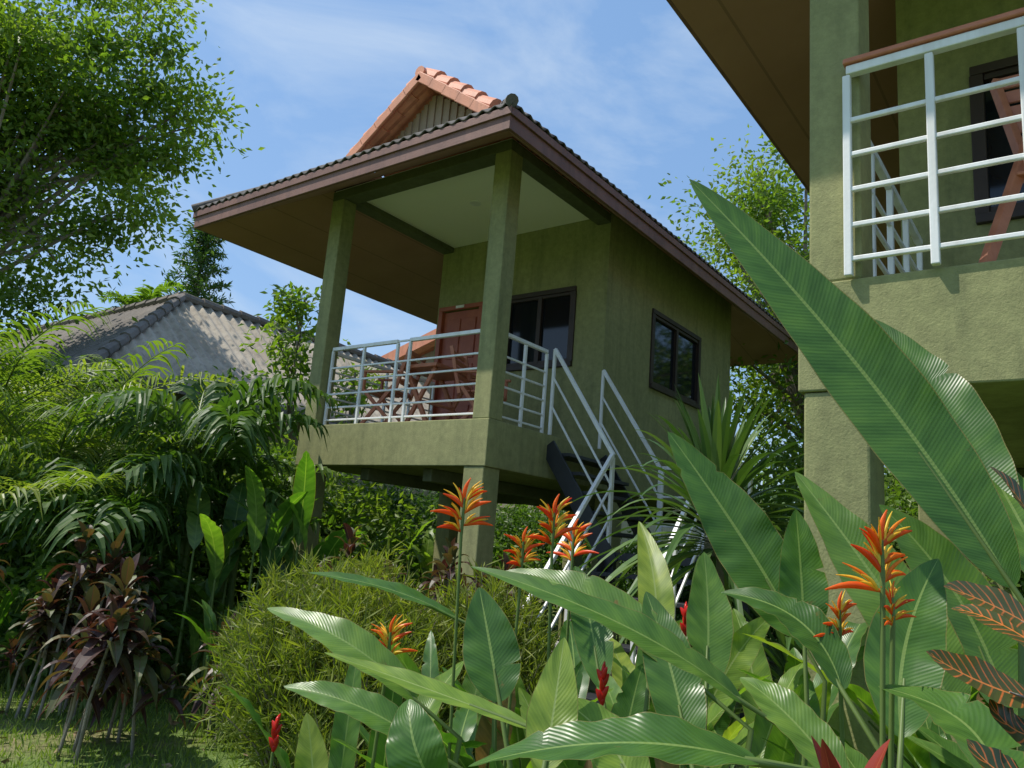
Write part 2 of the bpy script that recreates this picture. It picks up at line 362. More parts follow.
    if variant:
        mb=MB();mb.beam((X(5.465),Y(4.5),3.525),(X(5.465),Y(6.91),3.525),.06,.025);mb.build('rail_cap',[WOOD],H,bevel=.006)
    mb=MB()
    for x in(6.47,7.53): mb.beam((X(x),Y(4.41),2.50),(X(x),Y(3.62),1.38),.03,.17)
    for y in(2.67,3.70): mb.beam((X(6.5),Y(y),1.40),(X(5.15),Y(y),-.08),.03,.17)
    for i in range(1,6):
        t=i/6;B(mb,6.49,7.51,4.40-.75*t-.12,4.40-.75*t+.12,2.61-1.11*t-.035,2.61-1.11*t)
    for i in range(1,8):
        t=i/8;B(mb,6.5-1.3*t-.12,6.5-1.3*t+.12,2.69,3.68,1.5-1.45*t-.035,1.5-1.45*t)
    B(mb,6.48,7.52,2.68,3.69,1.43,1.5)
    for x in(6.52,7.48):
        for y in(2.72,3.64): B(mb,x-.03,x+.03,y-.03,y+.03,0,1.43)
    mb.build('staircase',[BLACK],H,bevel=.003)
    return H
bungalow(0,0,8.82,0)
bungalow(-2.43,-6.18,8.25,1)

# porch furniture
def chair(name,c,ang):
    mb=MB();R=Matrix.Rotation(ang,3,'Z');c=V(c)
    def T(x,y,z): return c+R@V((x,y,z))
    for sx in(-.22,.22):
        mb.beam(T(sx,-.22,0),T(sx,.16,.5),.03,.04);mb.beam(T(sx,.26,0),T(sx,-.2,.45),.03,.04);mb.beam(T(sx,.18,.42),T(sx,.32,.95),.03,.04)
        mb.beam(T(sx,-.25,.66),T(sx,.25,.66),.05,.025);mb.beam(T(sx,-.2,.43),T(sx,-.2,.65),.03,.03)
    for i in range(6): mb.beam(T(-.21,-.2+i*.075,.452),T(.21,-.2+i*.075,.452),.055,.018)
    for i in range(5):
        z=.55+i*.085;mb.beam(T(-.2,.2+(z-.42)*.26,z),T(.2,.2+(z-.42)*.26,z),.015,.05)
    mb.build(name,[WOOD],bevel=.004)
chair('wooden_chair',(6.15,6.45,2.622),math.radians(200))
chair('wooden_chair',(6.5,5.35,2.622),math.radians(20))
mb=MB();mb.box(6.1,6.8,5.7,6.25,3.34,3.38)
for x in(6.16,6.74):
    mb.beam((x,5.76,2.622),(x,6.19,3.34),.04,.05);mb.beam((x+.005,6.19,2.622),(x+.005,5.76,3.34),.035,.05)
mb.beam((6.16,5.97,2.98),(6.74,5.97,2.98),.03,.03)
mb.build('wooden_table',[WOOD],bevel=.005)
# folded deck chair standing by the railing of the nearer bungalow
mb=MB()
for yy in(0,-.46):
    mb.beam((3.20,.29+yy,2.612),(3.60,.04+yy,3.60),.03,.05);mb.beam((3.85,.27+yy,3.76),(3.42,.04+yy,2.625),.03,.05)
for i in range(5):
    t=i*.085;a=V((3.85,.27,3.76)).lerp(V((3.42,.04,2.625)),t+.02);mb.beam(a,a+V((0,-.46,0)),.015,.06)
for i in range(4):
    a=V((3.20,.29,2.612)).lerp(V((3.60,.04,3.60)),.45+i*.09);mb.beam(a,a+V((0,-.46,0)),.06,.015)
mb.build('folding_wooden_chair',[WOOD],bevel=.004)

# neighbouring houses
def hip_neighbour():
    H=empty('grey_roof_house',(10,17,0));mb=MB();x0,y0,zr,ze,w=5.6,12.6,6.08,3.75,2.85
    sl=(zr-ze)/w
    corr(mb,(x0,y0,ze),(15.5,y0,ze),(0,1,0),lambda s:min(s,w),sl,period=.25,amp=.035)
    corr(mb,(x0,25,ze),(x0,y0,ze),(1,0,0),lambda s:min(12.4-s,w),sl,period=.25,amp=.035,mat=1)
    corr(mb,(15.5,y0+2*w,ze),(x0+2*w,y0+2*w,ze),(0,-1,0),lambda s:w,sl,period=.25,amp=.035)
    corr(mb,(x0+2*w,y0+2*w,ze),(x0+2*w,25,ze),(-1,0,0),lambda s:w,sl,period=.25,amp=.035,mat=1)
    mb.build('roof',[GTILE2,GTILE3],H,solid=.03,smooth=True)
    mb=MB()
    for a,b in(((x0,y0,ze),(x0+w,y0+w,zr)),((x0+w,y0+w,zr),(15.5,y0+w,zr)),((x0+w,y0+w,zr),(x0+w,25,zr))):
        a=V(a);b=V(b);K=int((b-a).length/.45)
        for i in range(K): mb.tube([a.lerp(b,i/K)+V((0,0,.05)),a.lerp(b,(i+1.08)/K)+V((0,0,.03))],[.11,.09],8)
    mb.beam((x0-.02,y0,ze-.08),(x0-.02,25,ze-.08),.04,.16);mb.beam((x0,y0-.02,ze-.08),(15.5,y0-.02,ze-.08),.04,.16)
    mb.build('ridge_and_fascia',[GTILE3],H)
    mb=MB();mb.box(x0+.7,15,y0+.7,y0+2*w-.7,0,ze+.3);mb.box(x0+.702,x0+2*w-.7,y0+2*w-.7,24.5,0,ze+.3);mb.build('walls',[CREAMW],H)
    mb=MB()
    for y in(14.6,18,21): mb.box(x0+.66,x0+.70,y,y+1.1,1.2,2.4)
    mb.build('windows',[GLASS],H)
hip_neighbour()
def gable_neighbour(name,mat,ridge0,ridge1,hw,drop,wallm,per=.25):
    a=V(ridge0);b=V(ridge1);d=(b-a).normalized();n=V((-d.y,d.x,0))
    H=empty(name,((a.x+b.x)/2,(a.y+b.y)/2,0));Ln=(b-a).length
    mb=MB()
    for sg in(1,-1):
        e0=a+n*sg*hw-V((0,0,drop));e1=b+n*sg*hw-V((0,0,drop))
        if sg>0: corr(mb,e1,e0,-n*sg,lambda s:hw,drop/hw,period=per,amp=.035)
        else: corr(mb,e0,e1,-n*sg,lambda s:hw,drop/hw,period=per,amp=.035)
    mb.build('roof',[mat],H,solid=.03,smooth=True)
    mb=MB();K=int(Ln/.5)
    for i in range(K): mb.tube([a+d*(Ln*i/K)+V((0,0,.06)),a+d*(Ln*(i+1.08)/K)+V((0,0,.04))],[.13,.11],8)
    for sg in(1,-1):
        mb.beam(a,a+n*sg*hw-V((0,0,drop)),.3,.34);mb.beam(b,b+n*sg*hw-V((0,0,drop)),.06,.22)
    mb.build('ridge_and_barge',[mat],H)
    mb=MB();w=hw-.6;zt=a.z-drop*.9
    p=[a+d*.5+n*w,a+d*.5-n*w,b-d*.5-n*w,b-d*.5+n*w]
    vs=[(q.x,q.y,0) for q in p]+[(q.x,q.y,zt) for q in p]
    g0=a+d*.5;g1=b-d*.5
    vs+=[(g0.x,g0.y,a.z-.15),(g1.x,g1.y,a.z-.15)]
    mb.add(vs,[(0,1,5,4),(1,2,6,5),(2,3,7,6),(3,0,4,7)]);mb.add(vs,[(4,5,8),(6,7,9)])
    mb.build('walls',[wallm],H)
gable_neighbour('orange_roof_house',ORANGE,(17,15.0,7.85),(24,15.0,7.85),5.6,1.7,CREAMW)

# ------------------------------------------------------------ vegetation tools
def prof(t): return max(0.0,math.sin(math.pi*min(1,t**.82)))**.72
def lance(t): return max(0.0,math.sin(math.pi*min(1,t**.7)))**.9
def blade(mb,p0,p1,p2,w,nrm=(0,0,1),fold=.18,n=12,mat=0,rnd=.5,wav=.0,pf=prof,cx=5,twist=0,tears=0):
    p0=V(p0);p1=V(p1);p2=V(p2);c=p1*2-(p0+p2)*.5;Ln=(p2-p0).length
    xs=np.linspace(-1,1,cx);vs=[];uv=[];ph=random.random()*6.28;fq=random.uniform(11,17)
    cut={}
    for _ in range(tears): cut[(random.randint(int(n*.25),int(n*.9)),random.choice((-1,1)))]=random.uniform(.12,.4)
    for i in range(n+1):
        t=i/n;pos=p0*(1-t)**2+c*2*t*(1-t)+p2*t*t;T=((c-p0)*(1-t)+(p2-c)*t)
        if T.length<1e-6:T=p2-p0
        T.normalize();S=T.cross(V(nrm))
        if S.length<.08:S=T.cross(V((.3,.6,.2)))
        S.normalize();N=S.cross(T)
        if twist:
            R=Matrix.Rotation(twist*(t-.5),3,T);S=R@S;N=R@N
        hw=w/2*pf(t)+.0006
        for x in xs:
            k=1-cut.get((i,-1 if x<0 else 1),0) if abs(x)>.3 else 1
            off=abs(x)*fold*hw+wav*hw*abs(x)**1.5*math.sin(t*fq+ph+ (2 if x>0 else 0))+wav*.4*hw*abs(x)**3*math.sin(t*fq*3.1+ph*2)
            vs.append(pos+S*(x*hw*k)+N*off*k);uv.append(((x+1)/2,t*Ln))
    fs=[(i*cx+j,i*cx+j+1,(i+1)*cx+j+1,(i+1)*cx+j) for i in range(n) for j in range(cx-1)]
    mb.add(vs,fs,uv,rnd,mat)
def cloud(mb,P,D,Ls,Ws,rnd,mat=0):
    P=np.asarray(P);D=np.asarray(D);D=D/np.linalg.norm(D,axis=1,keepdims=True);n=len(P)
    q=rng.normal(size=(n,3));S=np.cross(D,q);S/=np.linalg.norm(S,axis=1,keepdims=True);N=np.cross(S,D)
    Ls=np.broadcast_to(Ls,(n,))[:,None];Ws=np.broadcast_to(Ws,(n,))[:,None]
    v0=P;v1=P+D*Ls*.42+S*Ws*.5+N*Ws*.12;v2=P+D*Ls-N*Ws*.1;v3=P+D*Ls*.42-S*Ws*.5+N*Ws*.12
    v=np.stack([v0,v1,v2,v3],1).reshape(-1,3);f=np.arange(4*n).reshape(n,4)
    uv=np.tile(np.array([[.5,0],[1,.5],[.5,1],[0,.5]]),(n,1))
    mb.add(v,f,uv,np.repeat(rnd,4),mat)
def randdir(n,bz=0,sc=(1,1,1)):
    d=rng.normal(size=(n,3))*np.array(sc);d[:,2]+=bz;return d
def tree(name,base,top,tr,cc,cr,ncl,per,ls,mats,sig=.45,shell=2.2,flat=.6,extra=(),br=True,bk=.32):
    mb=MB();base=V(base);top=V(top);cc=V(cc)
    if tr>0:
        K=6;path=[base.lerp(top,i/K)+V((random.uniform(-1,1),random.uniform(-1,1),0))*tr*.5*(0<i<K) for i in range(K+1)]
        mb.tube(path,[tr*(1.25-.8*i/K) for i in range(K+1)],10,mat=1)
    cents=[];
    for i in range(ncl):
        d=rng.normal(size=3);d/=np.linalg.norm(d);rr=rng.random()**(1/shell)
        cents.append(cc+V((d[0]*cr[0]*rr,d[1]*cr[1]*rr,d[2]*cr[2]*rr)))
    for e in extra: cents.append(V(e))
    for c in cents:
        if tr>0 and br:
            t=random.uniform(.55,1);s=base.lerp(top,t);m=s.lerp(c,.5)+V((random.uniform(-.3,.3),random.uniform(-.3,.3),random.uniform(-.1,.5)))*cr[0]*.2
            pts=[]
            for i in range(6):
                u=i/5;pts.append(s*(1-u)**2+m*2*u*(1-u)+c*u*u)
            mb.tube(pts,[tr*bk*(1-.85*i/5)+.006 for i in range(6)],5,mat=1,cap=False)
        sg=sig*random.uniform(.6,1.3);k=int(per*random.uniform(.5,1.4))
        P=np.array(c)+rng.normal(size=(k,3))*np.array([sg,sg,sg*flat])
        D=randdir(k,-.25)+ (P-np.array(c))/sg*.6
        cl=random.random()
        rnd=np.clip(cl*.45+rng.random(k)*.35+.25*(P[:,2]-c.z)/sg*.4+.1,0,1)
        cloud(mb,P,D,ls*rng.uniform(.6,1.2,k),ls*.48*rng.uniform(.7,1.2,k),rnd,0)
    return mb.build(name,mats)

L_TREE=leafm('tree_leaves',[(0,(.055,.11,.017)),(.5,(.14,.22,.033)),(1,(.28,.34,.055))],.5,.5,nscale=.7)
L_DARK=leafm('dark_leaves',[(0,(.03,.07,.015)),(.5,(.065,.13,.025)),(1,(.13,.20,.04))],.38,.45,nscale=.9)
L_MID=leafm('mid_leaves',[(0,(.045,.10,.017)),(.5,(.10,.18,.03)),(1,(.21,.28,.05))],.42,.45,nscale=.8)
L_BELT=leafm('belt_leaves',[(0,(.05,.10,.025)),(.5,(.09,.16,.04)),(1,(.17,.24,.06))],0,.6,nscale=.4)
L_YEL=leafm('yellow_green_leaves',[(0,(.09,.13,.02)),(.5,(.21,.25,.04)),(1,(.40,.40,.07))],.4,.5,nscale=3)
L_GRASS=leafm('grass_blades',[(0,(.09,.17,.022)),(.5,(.19,.28,.045)),(1,(.33,.38,.09))],.35,.6,nscale=1)
L_PALM=leafm('palm_leaves',[(0,(.07,.13,.022)),(.5,(.17,.24,.04)),(1,(.34,.36,.08))],.45,.42,nscale=1.5)
L_HEL=leafm('heliconia_leaves',[(0,(.04,.105,.02)),(.5,(.085,.185,.036)),(1,(.19,.30,.06))],.42,.33,veins=110,nscale=3.5,rib=(.24,.34,.10),tcol=(1.5,1.8,.35),spec=.55)
L_HELB=leafm('heliconia_leaves_bright',[(0,(.12,.22,.035)),(.5,(.19,.30,.05)),(1,(.32,.38,.08))],.45,.36,veins=110,nscale=3,rib=(.34,.42,.15),tcol=(1.4,1.6,.4))
L_DRY=leafm('dry_heliconia_leaves',[(0,(.20,.12,.05)),(1,(.36,.26,.12))],.25,.6,veins=60,nscale=4,rib=(.3,.2,.1),tcol=(1.3,1.1,.6))
L_TI=leafm('ti_leaves',[(0,(.035,.02,.018)),(.35,(.07,.034,.028)),(.6,(.07,.08,.028)),(.85,(.11,.14,.04)),(1,(.20,.09,.07))],.25,.42,nscale=4,tcol=(1.8,.9,.6),rib=(.14,.08,.05))
L_PAND=leafm('screwpine_leaves',[(0,(.04,.09,.025)),(.5,(.08,.15,.04)),(1,(.15,.22,.07))],.2,.38,nscale=3)
L_CROT=leafm('croton_leaves',[(0,(.03,.05,.014)),(.5,(.05,.075,.02)),(1,(.10,.10,.025))],.2,.3,veins=75,nscale=8,rib=(.68,.22,.05),vcol=(.60,.16,.04),tcol=(1.6,1,.5),spec=.5)
L_RED=leafm('red_leaves',[(0,(.15,.02,.015)),(1,(.36,.06,.035))],.3,.35,nscale=6,tcol=(1.6,.7,.5),rib=(.4,.1,.05))
FL_O=leafm('flower_orange',[(0,(.78,.05,.01)),(.4,(.88,.14,.012)),(.75,(.92,.34,.02)),(1,(.92,.55,.05))],.35,.35,nscale=26,tcol=(1.1,.9,.5))
FL_Y=leafm('flower_yellow',[(0,(.90,.48,.02)),(1,(.93,.74,.08))],.3,.4,tcol=(1.1,1,.6))
FL_R=leafm('flower_red',[(0,(.5,.01,.012)),(1,(.7,.03,.02))],.2,.3,tcol=(1.1,.6,.5))

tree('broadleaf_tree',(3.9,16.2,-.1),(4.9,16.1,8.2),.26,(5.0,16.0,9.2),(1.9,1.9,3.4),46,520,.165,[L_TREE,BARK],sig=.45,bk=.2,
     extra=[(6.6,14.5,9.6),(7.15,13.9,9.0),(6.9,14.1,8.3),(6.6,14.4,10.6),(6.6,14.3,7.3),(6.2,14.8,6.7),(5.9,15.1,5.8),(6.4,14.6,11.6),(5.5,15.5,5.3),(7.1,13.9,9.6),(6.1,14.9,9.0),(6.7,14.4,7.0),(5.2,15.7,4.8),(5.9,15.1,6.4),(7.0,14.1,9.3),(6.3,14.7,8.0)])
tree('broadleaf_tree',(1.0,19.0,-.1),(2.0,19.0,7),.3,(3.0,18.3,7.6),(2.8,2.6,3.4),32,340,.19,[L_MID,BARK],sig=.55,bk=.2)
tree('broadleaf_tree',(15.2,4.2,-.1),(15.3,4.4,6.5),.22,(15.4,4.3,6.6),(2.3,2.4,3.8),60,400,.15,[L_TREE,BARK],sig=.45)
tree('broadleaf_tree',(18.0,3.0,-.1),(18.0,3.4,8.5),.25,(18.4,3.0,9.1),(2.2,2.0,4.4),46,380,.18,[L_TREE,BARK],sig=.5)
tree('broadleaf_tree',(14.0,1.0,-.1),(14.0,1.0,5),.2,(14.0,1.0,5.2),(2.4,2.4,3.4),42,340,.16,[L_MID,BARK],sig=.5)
tree('flowering_shrub',(11.3,2.6,-.05),(11.3,2.6,1.2),.05,(11.3,2.7,1.9),(1.6,1.5,1.5),40,340,.11,[L_MID,BARK],sig=.33)
tree('flowering_shrub',(9.8,1.2,-.05),(9.8,1.2,1.0),.05,(9.8,1.3,1.5),(1.4,1.4,1.2),34,340,.11,[L_MID,BARK],sig=.33)
def thin_tree(b,h,cr,n,m,ls=.14,per=90): 
    b=V(b);tree('young_tree',b,b+V((0,0,h)),.045,b+V((0,0,h*.86)),(cr,cr,h*.2),n,per,ls,[m,BARK],sig=.2,flat=.5)
thin_tree((7.5,10.0,0),5.1,.5,14,L_TREE)
thin_tree((9.6,11.0,0),4.4,.6,9,L_TREE)
thin_tree((6.9,10.4,0),3.5,.6,12,L_MID,per=100)
for (r,f,h,w,m) in [(-8.6,10.5,3.9,1.5,L_MID),(-6.9,11.2,3.8,1.3,L_DARK),(-5.4,10.5,3.3,1.0,L_MID),(-4.2,10.4,3.0,.9,L_DARK),(-3.3,10.2,2.5,.9,L_MID),(-2.7,11.2,2.6,1.0,L_TREE),
                  (-7.3,8.6,2.6,1.1,L_MID),(-5.9,8.0,1.5,.8,L_MID),(-4.6,7.9,1.7,.7,L_DARK),(-10,13,4.2,1.8,L_DARK),(-3.6,7.6,1.3,.6,L_MID),(-1.9,9.8,1.5,.9,L_MID),(-.6,12.5,1.8,1.2,L_MID),(-11.5,10.5,3.4,1.6,L_MID)]:
    b=G(r,f);tree('garden_shrub',b,b+V((0,0,h*.6)),.05,b+V((0,0,h*.55)),(w,w,h*.42),34,270,.13,[m,BARK],sig=.28)
for (x,y,h,w,m) in [(8.8,9.2,1.6,1.0,L_MID),(10.5,9.8,2.4,1.4,L_DARK),(12.5,8.9,2.4,1.4,L_MID),(13.5,6.2,2.0,1.4,L_DARK),(12.8,4.2,1.8,1.1,L_DARK),(7.6,8.8,1.4,.8,L_MID),(14.5,10,2.8,1.6,L_DARK),(9.3,10.9,2.6,1.3,L_DARK),(11.8,11.0,2.8,1.5,L_DARK),(7.8,10.6,2.3,1.0,L_DARK)]:
    tree('garden_shrub',(x,y,0),(x,y,h*.5),.04,(x,y,h*.5),(w,w,h*.45),30,280,.12,[m,BARK],sig=.3)
def belt():
    mb=MB()
    for i in range(140):
        r=random.uniform(-42,42);f=random.uniform(27,48)
        h=random.uniform(4,7.0)*(1+ (f-27)/60);c=G(r,f,h*.5);k=380
        P=np.array(c)+rng.normal(size=(k,3))*np.array([1.7,1.7,h*.22]);P[:,2]=np.abs(P[:,2])
        cl=random.random()*.5
        cloud(mb,P,randdir(k,-.2),.5*rng.uniform(.6,1.2,k),.26,np.clip(cl+rng.random(k)*.4,0,1))
        mb.tube([G(r,f,0),c],[.2,.08],5,mat=1)
    mb.build('background_trees',[L_BELT,BARK])
belt()
mb=MB();b0=V((13.2,23.3,0));mb.tube([b0,b0+V((0,0,11.0))],[.16,.03],8,mat=1)
for i in range(60):
    z=6.2+4.9*i/60;az=i*2.4;l=(11.5-z)*.24+.3;d=V((math.cos(az),math.sin(az),.35));o=b0+V((0,0,z));k=80
    mb.tube([o,o+d*l],[.02,.006],4,mat=1,cap=False);t=rng.random(k)[:,None]
    cloud(mb,np.array(o)+np.array(d)*l*t+rng.normal(size=(k,3))*.06,np.array(d)*.6+randdir(k,.1),.24,.06,rng.random(k)*.6)
mb.build('conifer_tree',[L_DARK,BARK])

# ------------------------------------------------------------ palms
def palm(name,base,nf,fl,hstem,mat,wl=.035,ll=.42,npair=34,erect=.9,seed=1,droop=.5,ld=(.15,.45)):
    random.seed(seed);mb=MB();base=V(base)
    for s in range(max(2,nf//4)):
        p=base+V((random.uniform(-.25,.25),random.uniform(-.25,.25),0));mb.tube([p,p+V((random.uniform(-.1,.1),random.uniform(-.1,.1),hstem))],[.04,.03],8,mat=1)
    for i in range(nf):
        az=2*math.pi*(i*.382+random.random()*.1);el=random.uniform(.55,1.35)*erect
        o=base+V((random.uniform(-.2,.2),random.uniform(-.2,.2),hstem*random.uniform(.7,1)))
        d=V((math.cos(az)*math.cos(el),math.sin(az)*math.cos(el),math.sin(el)));Ln=fl*random.uniform(.75,1.1)
        K=18;pts=[o];dd=d.copy()
        for k in range(K):
            pts.append(pts[-1]+dd*(Ln/K));dd=(dd+V((d.x*.04,d.y*.04,-droop*.16*(k/K+.2)))).normalized()
        mb.tube(pts,[.014*(1-.8*k/K) for k in range(K+1)],5,mat=1,cap=False)
        rn=random.random()
        for j in range(npair):
            t=.12+.88*j/npair;x=t*K;a=int(min(x,K-1));p=pts[a].lerp(pts[a+1],x-a);T=(pts[a+1]-pts[a]).normalized()
            S=T.cross(V((0,0,1)));
            if S.length<.05:S=V((1,0,0))
            S.normalize();U=S.cross(T)
            for sg in(-1,1):
                if random.random()<.05: continue
                l=ll*(math.sin(math.pi*(t*.86+.1))**.6)*random.uniform(.75,1.12)
                dr=(S*sg*.85+T*random.uniform(.35,.75)+U*random.uniform(.1,.45)).normalized()
                e=p+dr*l+V((0,0,-l*random.uniform(*ld)));m=p+dr*l*.52
                blade(mb,p,m,e,wl*random.uniform(.8,1.1),nrm=(U.x,U.y,U.z),fold=.3,n=4,cx=3,rnd=min(1,max(0,rn*.5+random.random()*.45)),pf=lance)
    mb.build(name,[mat,STEM])
b=G(-4.9,8.5);palm('areca_palm',b,18,2.2,2.1,L_PALM,wl=.032,ll=.58,npair=32,seed=3,ld=(.25,.7))
b=G(-6.0,8.8);palm('areca_palm',b,16,2.3,2.5,L_PALM,wl=.032,ll=.58,npair=32,seed=5,ld=(.25,.7))
b=G(-4.0,7.8);palm('areca_palm',b,15,1.8,1.4,L_PALM,wl=.03,ll=.5,npair=30,seed=8,ld=(.25,.7))
b=G(-4.7,7.5);palm('areca_palm',b,13,1.6,.8,L_PALM,wl=.03,ll=.5,npair=28,seed=9,ld=(.25,.7))
b=G(-2.95,7.6);palm('fishtail_palm',b,18,1.4,2.3,L_DARK,wl=.065,ll=.46,npair=18,seed=11,droop=.8,ld=(.4,.9))
b=G(-3.4,7.2);palm('fishtail_palm',b,14,1.2,1.4,L_DARK,wl=.07,ll=.44,npair=15,seed=12,droop=.8,ld=(.4,.9))
b=G(-2.5,7.9);palm('fishtail_palm',b,11,.8,1.7,L_MID,wl=.07,ll=.36,npair=14,seed=13,droop=.7,ld=(.4,.9))
palm('coconut_palm',(10.0,19.9,0),22,1.4,6.9,L_TREE,wl=.09,ll=.5,npair=20,seed=22,droop=.6)

# ------------------------------------------------------------ rosettes
def rosette(mb,c,n,L,W,e0,e1,mat=0,dr=.35,nseg=6,r0=0,r1=1,fold=.3,cx=3,pf=lance,h=.12):
    c=V(c)
    for i in range(n):
        az=2.39996*i+random.random()*.3;q=i/n;el=math.radians(e0+(e1-e0)*q+random.uniform(-8,8));l=L*random.uniform(.75,1.1)*(1-.25*q)
        d=V((math.cos(az)*math.cos(el),math.sin(az)*math.cos(el),math.sin(el)))
        o=c+V((0,0,h*(q-.5)*2))+V((d.x,d.y,0))*.01
        m=o+d*l*.55;e=o+d*l+V((0,0,-dr*l*math.cos(el)))
        blade(mb,o,m,e,W*random.uniform(.8,1.15),fold=fold,n=nseg,cx=cx,mat=mat,rnd=random.uniform(r0,r1),pf=pf)
def ti(base,stems,hmin,hmax,L=.30,W=.08,n=24,name='ti_plant'):
    mb=MB();base=V(base)
    for s in range(stems):
        x=base+V((random.uniform(-.32,.32),random.uniform(-.32,.32),0));h=random.uniform(hmin,hmax);tp=x+V((random.uniform(-.12,.12),random.uniform(-.12,.12),h))
        mb.tube([x,x.lerp(tp,.5)+V((random.uniform(-.03,.03),0,0)),tp],[.012,.010,.009],7,mat=1)
        rosette(mb,tp,int(n*random.uniform(.7,1.15)),L*random.uniform(.8,1.1),W,-40,78,0,.45,6,h=random.uniform(.08,.2))
        if random.random()<.6:
            q=x.lerp(tp,random.uniform(.35,.7));sd=V((random.uniform(-.12,.12),random.uniform(-.12,.12),.1));mb.tube([q,q+sd],[.008,.006],6,mat=1)
            rosette(mb,q+sd,14,L*.75,W*.85,-30,75,0,.4,6,h=.07)
    mb.build(name,[L_TI,PALEBARK])
random.seed(31)
ti((2.89,5.28,0),8,.45,1.2);ti((2.6,6.45,0),8,.5,1.3);ti((3.66,5.10,0),5,.4,1.0)
ti((4.1,4.3,0),4,.9,1.3);ti((4.5,4.0,0),4,.9,1.25);ti((5.0,3.9,0),4,.8,1.2);ti((3.2,6.2,0),6,.4,1.15);ti((4.7,4.9,0),4,.7,1.2)
mb=MB();mb.tube([(4.15,1.62,0),(4.12,1.66,.8),(4.12,1.68,1.62)],[.07,.06,.05],10,mat=1)
rosette(mb,(4.12,1.68,1.66),120,1.0,.055,-30,82,0,.32,10,h=.14)
mb.build('screwpine_plant',[L_PAND,PALEBARK])
mb=MB();mb.tube([(3.9,1.2,0),(3.9,1.2,.9)],[.06,.05],10,mat=1)
rosette(mb,(3.9,1.2,.95),70,.85,.045,-25,80,0,.35,9,h=.12);mb.build('screwpine_plant',[L_PAND,PALEBARK])
def bigleaf_clump(name,base,n,L,W,h,mat=L_HELB,sp=.25):
    mb=MB();base=V(base)
    for i in range(n):
        az=2.4*i+random.random();el=math.radians(random.uniform(45,82));x=base+V((random.uniform(-sp,sp),random.uniform(-sp,sp),0))
        hb=h*random.uniform(.45,.9);o=x+V((math.cos(az)*.06,math.sin(az)*.06,hb));l=L*random.uniform(.7,1.1)
        d=V((math.cos(az)*math.cos(el),math.sin(az)*math.cos(el),math.sin(el)))
        mb.tube([x,o],[.018,.01],6,mat=1)
        e=o+d*l+V((math.cos(az)*.2*l,math.sin(az)*.2*l,-.18*l))
        blade(mb,o,o+d*l*.52,e,W*random.uniform(.8,1.1),n=16,rnd=random.random(),wav=.12,twist=random.uniform(-.5,.5),tears=2)
    mb.build(name,[mat,STEM],smooth=True)
random.seed(41)
bigleaf_clump('banana_plant',(4.5,5.73,0),13,.95,.22,1.6,L_HEL);bigleaf_clump('banana_plant',(4.1,6.2,0),7,.8,.2,1.4,L_HEL)
bigleaf_clump('ginger_plant',(7.2,7.8,0),12,.8,.17,1.2);bigleaf_clump('ginger_plant',(8.0,7.4,0),12,.8,.17,1.2);bigleaf_clump('ginger_plant',(6.6,8.6,0),12,.9,.18,1.3)
bigleaf_clump('ginger_plant',(9.6,5.2,0),12,.9,.16,1.1);bigleaf_clump('ginger_plant',(10.5,6.6,0),12,.9,.16,1.2);bigleaf_clump('ginger_plant',(6.2,5.7,0),9,.6,.12,.9)
for r,f in((-2.3,6.9),(-3.3,6.6),(-1.5,7.2),(-1.9,6.3),(-4.1,6.9),(-2.9,6.4)):
    p=G(r,f);bigleaf_clump('ginger_plant',(p.x,p.y,0),11,.5,.10,.6,L_HEL)
def fineshrub(c,rx,h,n,name='fine_leaf_shrub'):
    mb=MB();c=V(c);P=[];D=[]
    ns=n//30
    th=rng.random(ns)*6.283;rr=rng.random(ns)**.5
    for a,q in zip(th,rr):
        lump=.5+.5*math.sin(a*3+c.x*5)*math.cos(q*6+a*2)
        hh=h*(1-.42*q**2.2)*random.uniform(.66,1.06)*(.86+.14*lump);tip=np.array([c.x+math.cos(a)*q*rx*random.uniform(.9,1.12),c.y+math.sin(a)*q*rx*random.uniform(.9,1.12),hh])
        root=np.array([c.x+math.cos(a)*q*rx*.35,c.y+math.sin(a)*q*rx*.35,0.])
        if random.random()<.4: mb.tube([tuple(root),tuple((root+tip)/2+np.array([0,0,.1])),tuple(tip)],[.008,.006,.002],4,mat=1,cap=False)
        dd=(tip-root);dd/=np.linalg.norm(dd)
        t=rng.random(30)**.6;down=(1-t)*random.uniform(.2,h*.6)
        P.append(tip-dd*down[:,None]+rng.normal(size=(30,3))*.01);D.append(dd*.7+rng.normal(size=(30,3))*.6)
    P=np.concatenate(P);D=np.concatenate(D);k=len(P);P[:,2]=np.clip(P[:,2],.03,None)
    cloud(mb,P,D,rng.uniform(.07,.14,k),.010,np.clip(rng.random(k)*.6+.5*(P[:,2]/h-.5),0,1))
    mb.build(name,[L_YEL,BARK])
fineshrub((3.15,3.42,0),.68,1.42,26000);fineshrub((3.75,2.95,0),.55,1.36,17000);fineshrub((2.95,3.0,0),.4,1.1,8000)

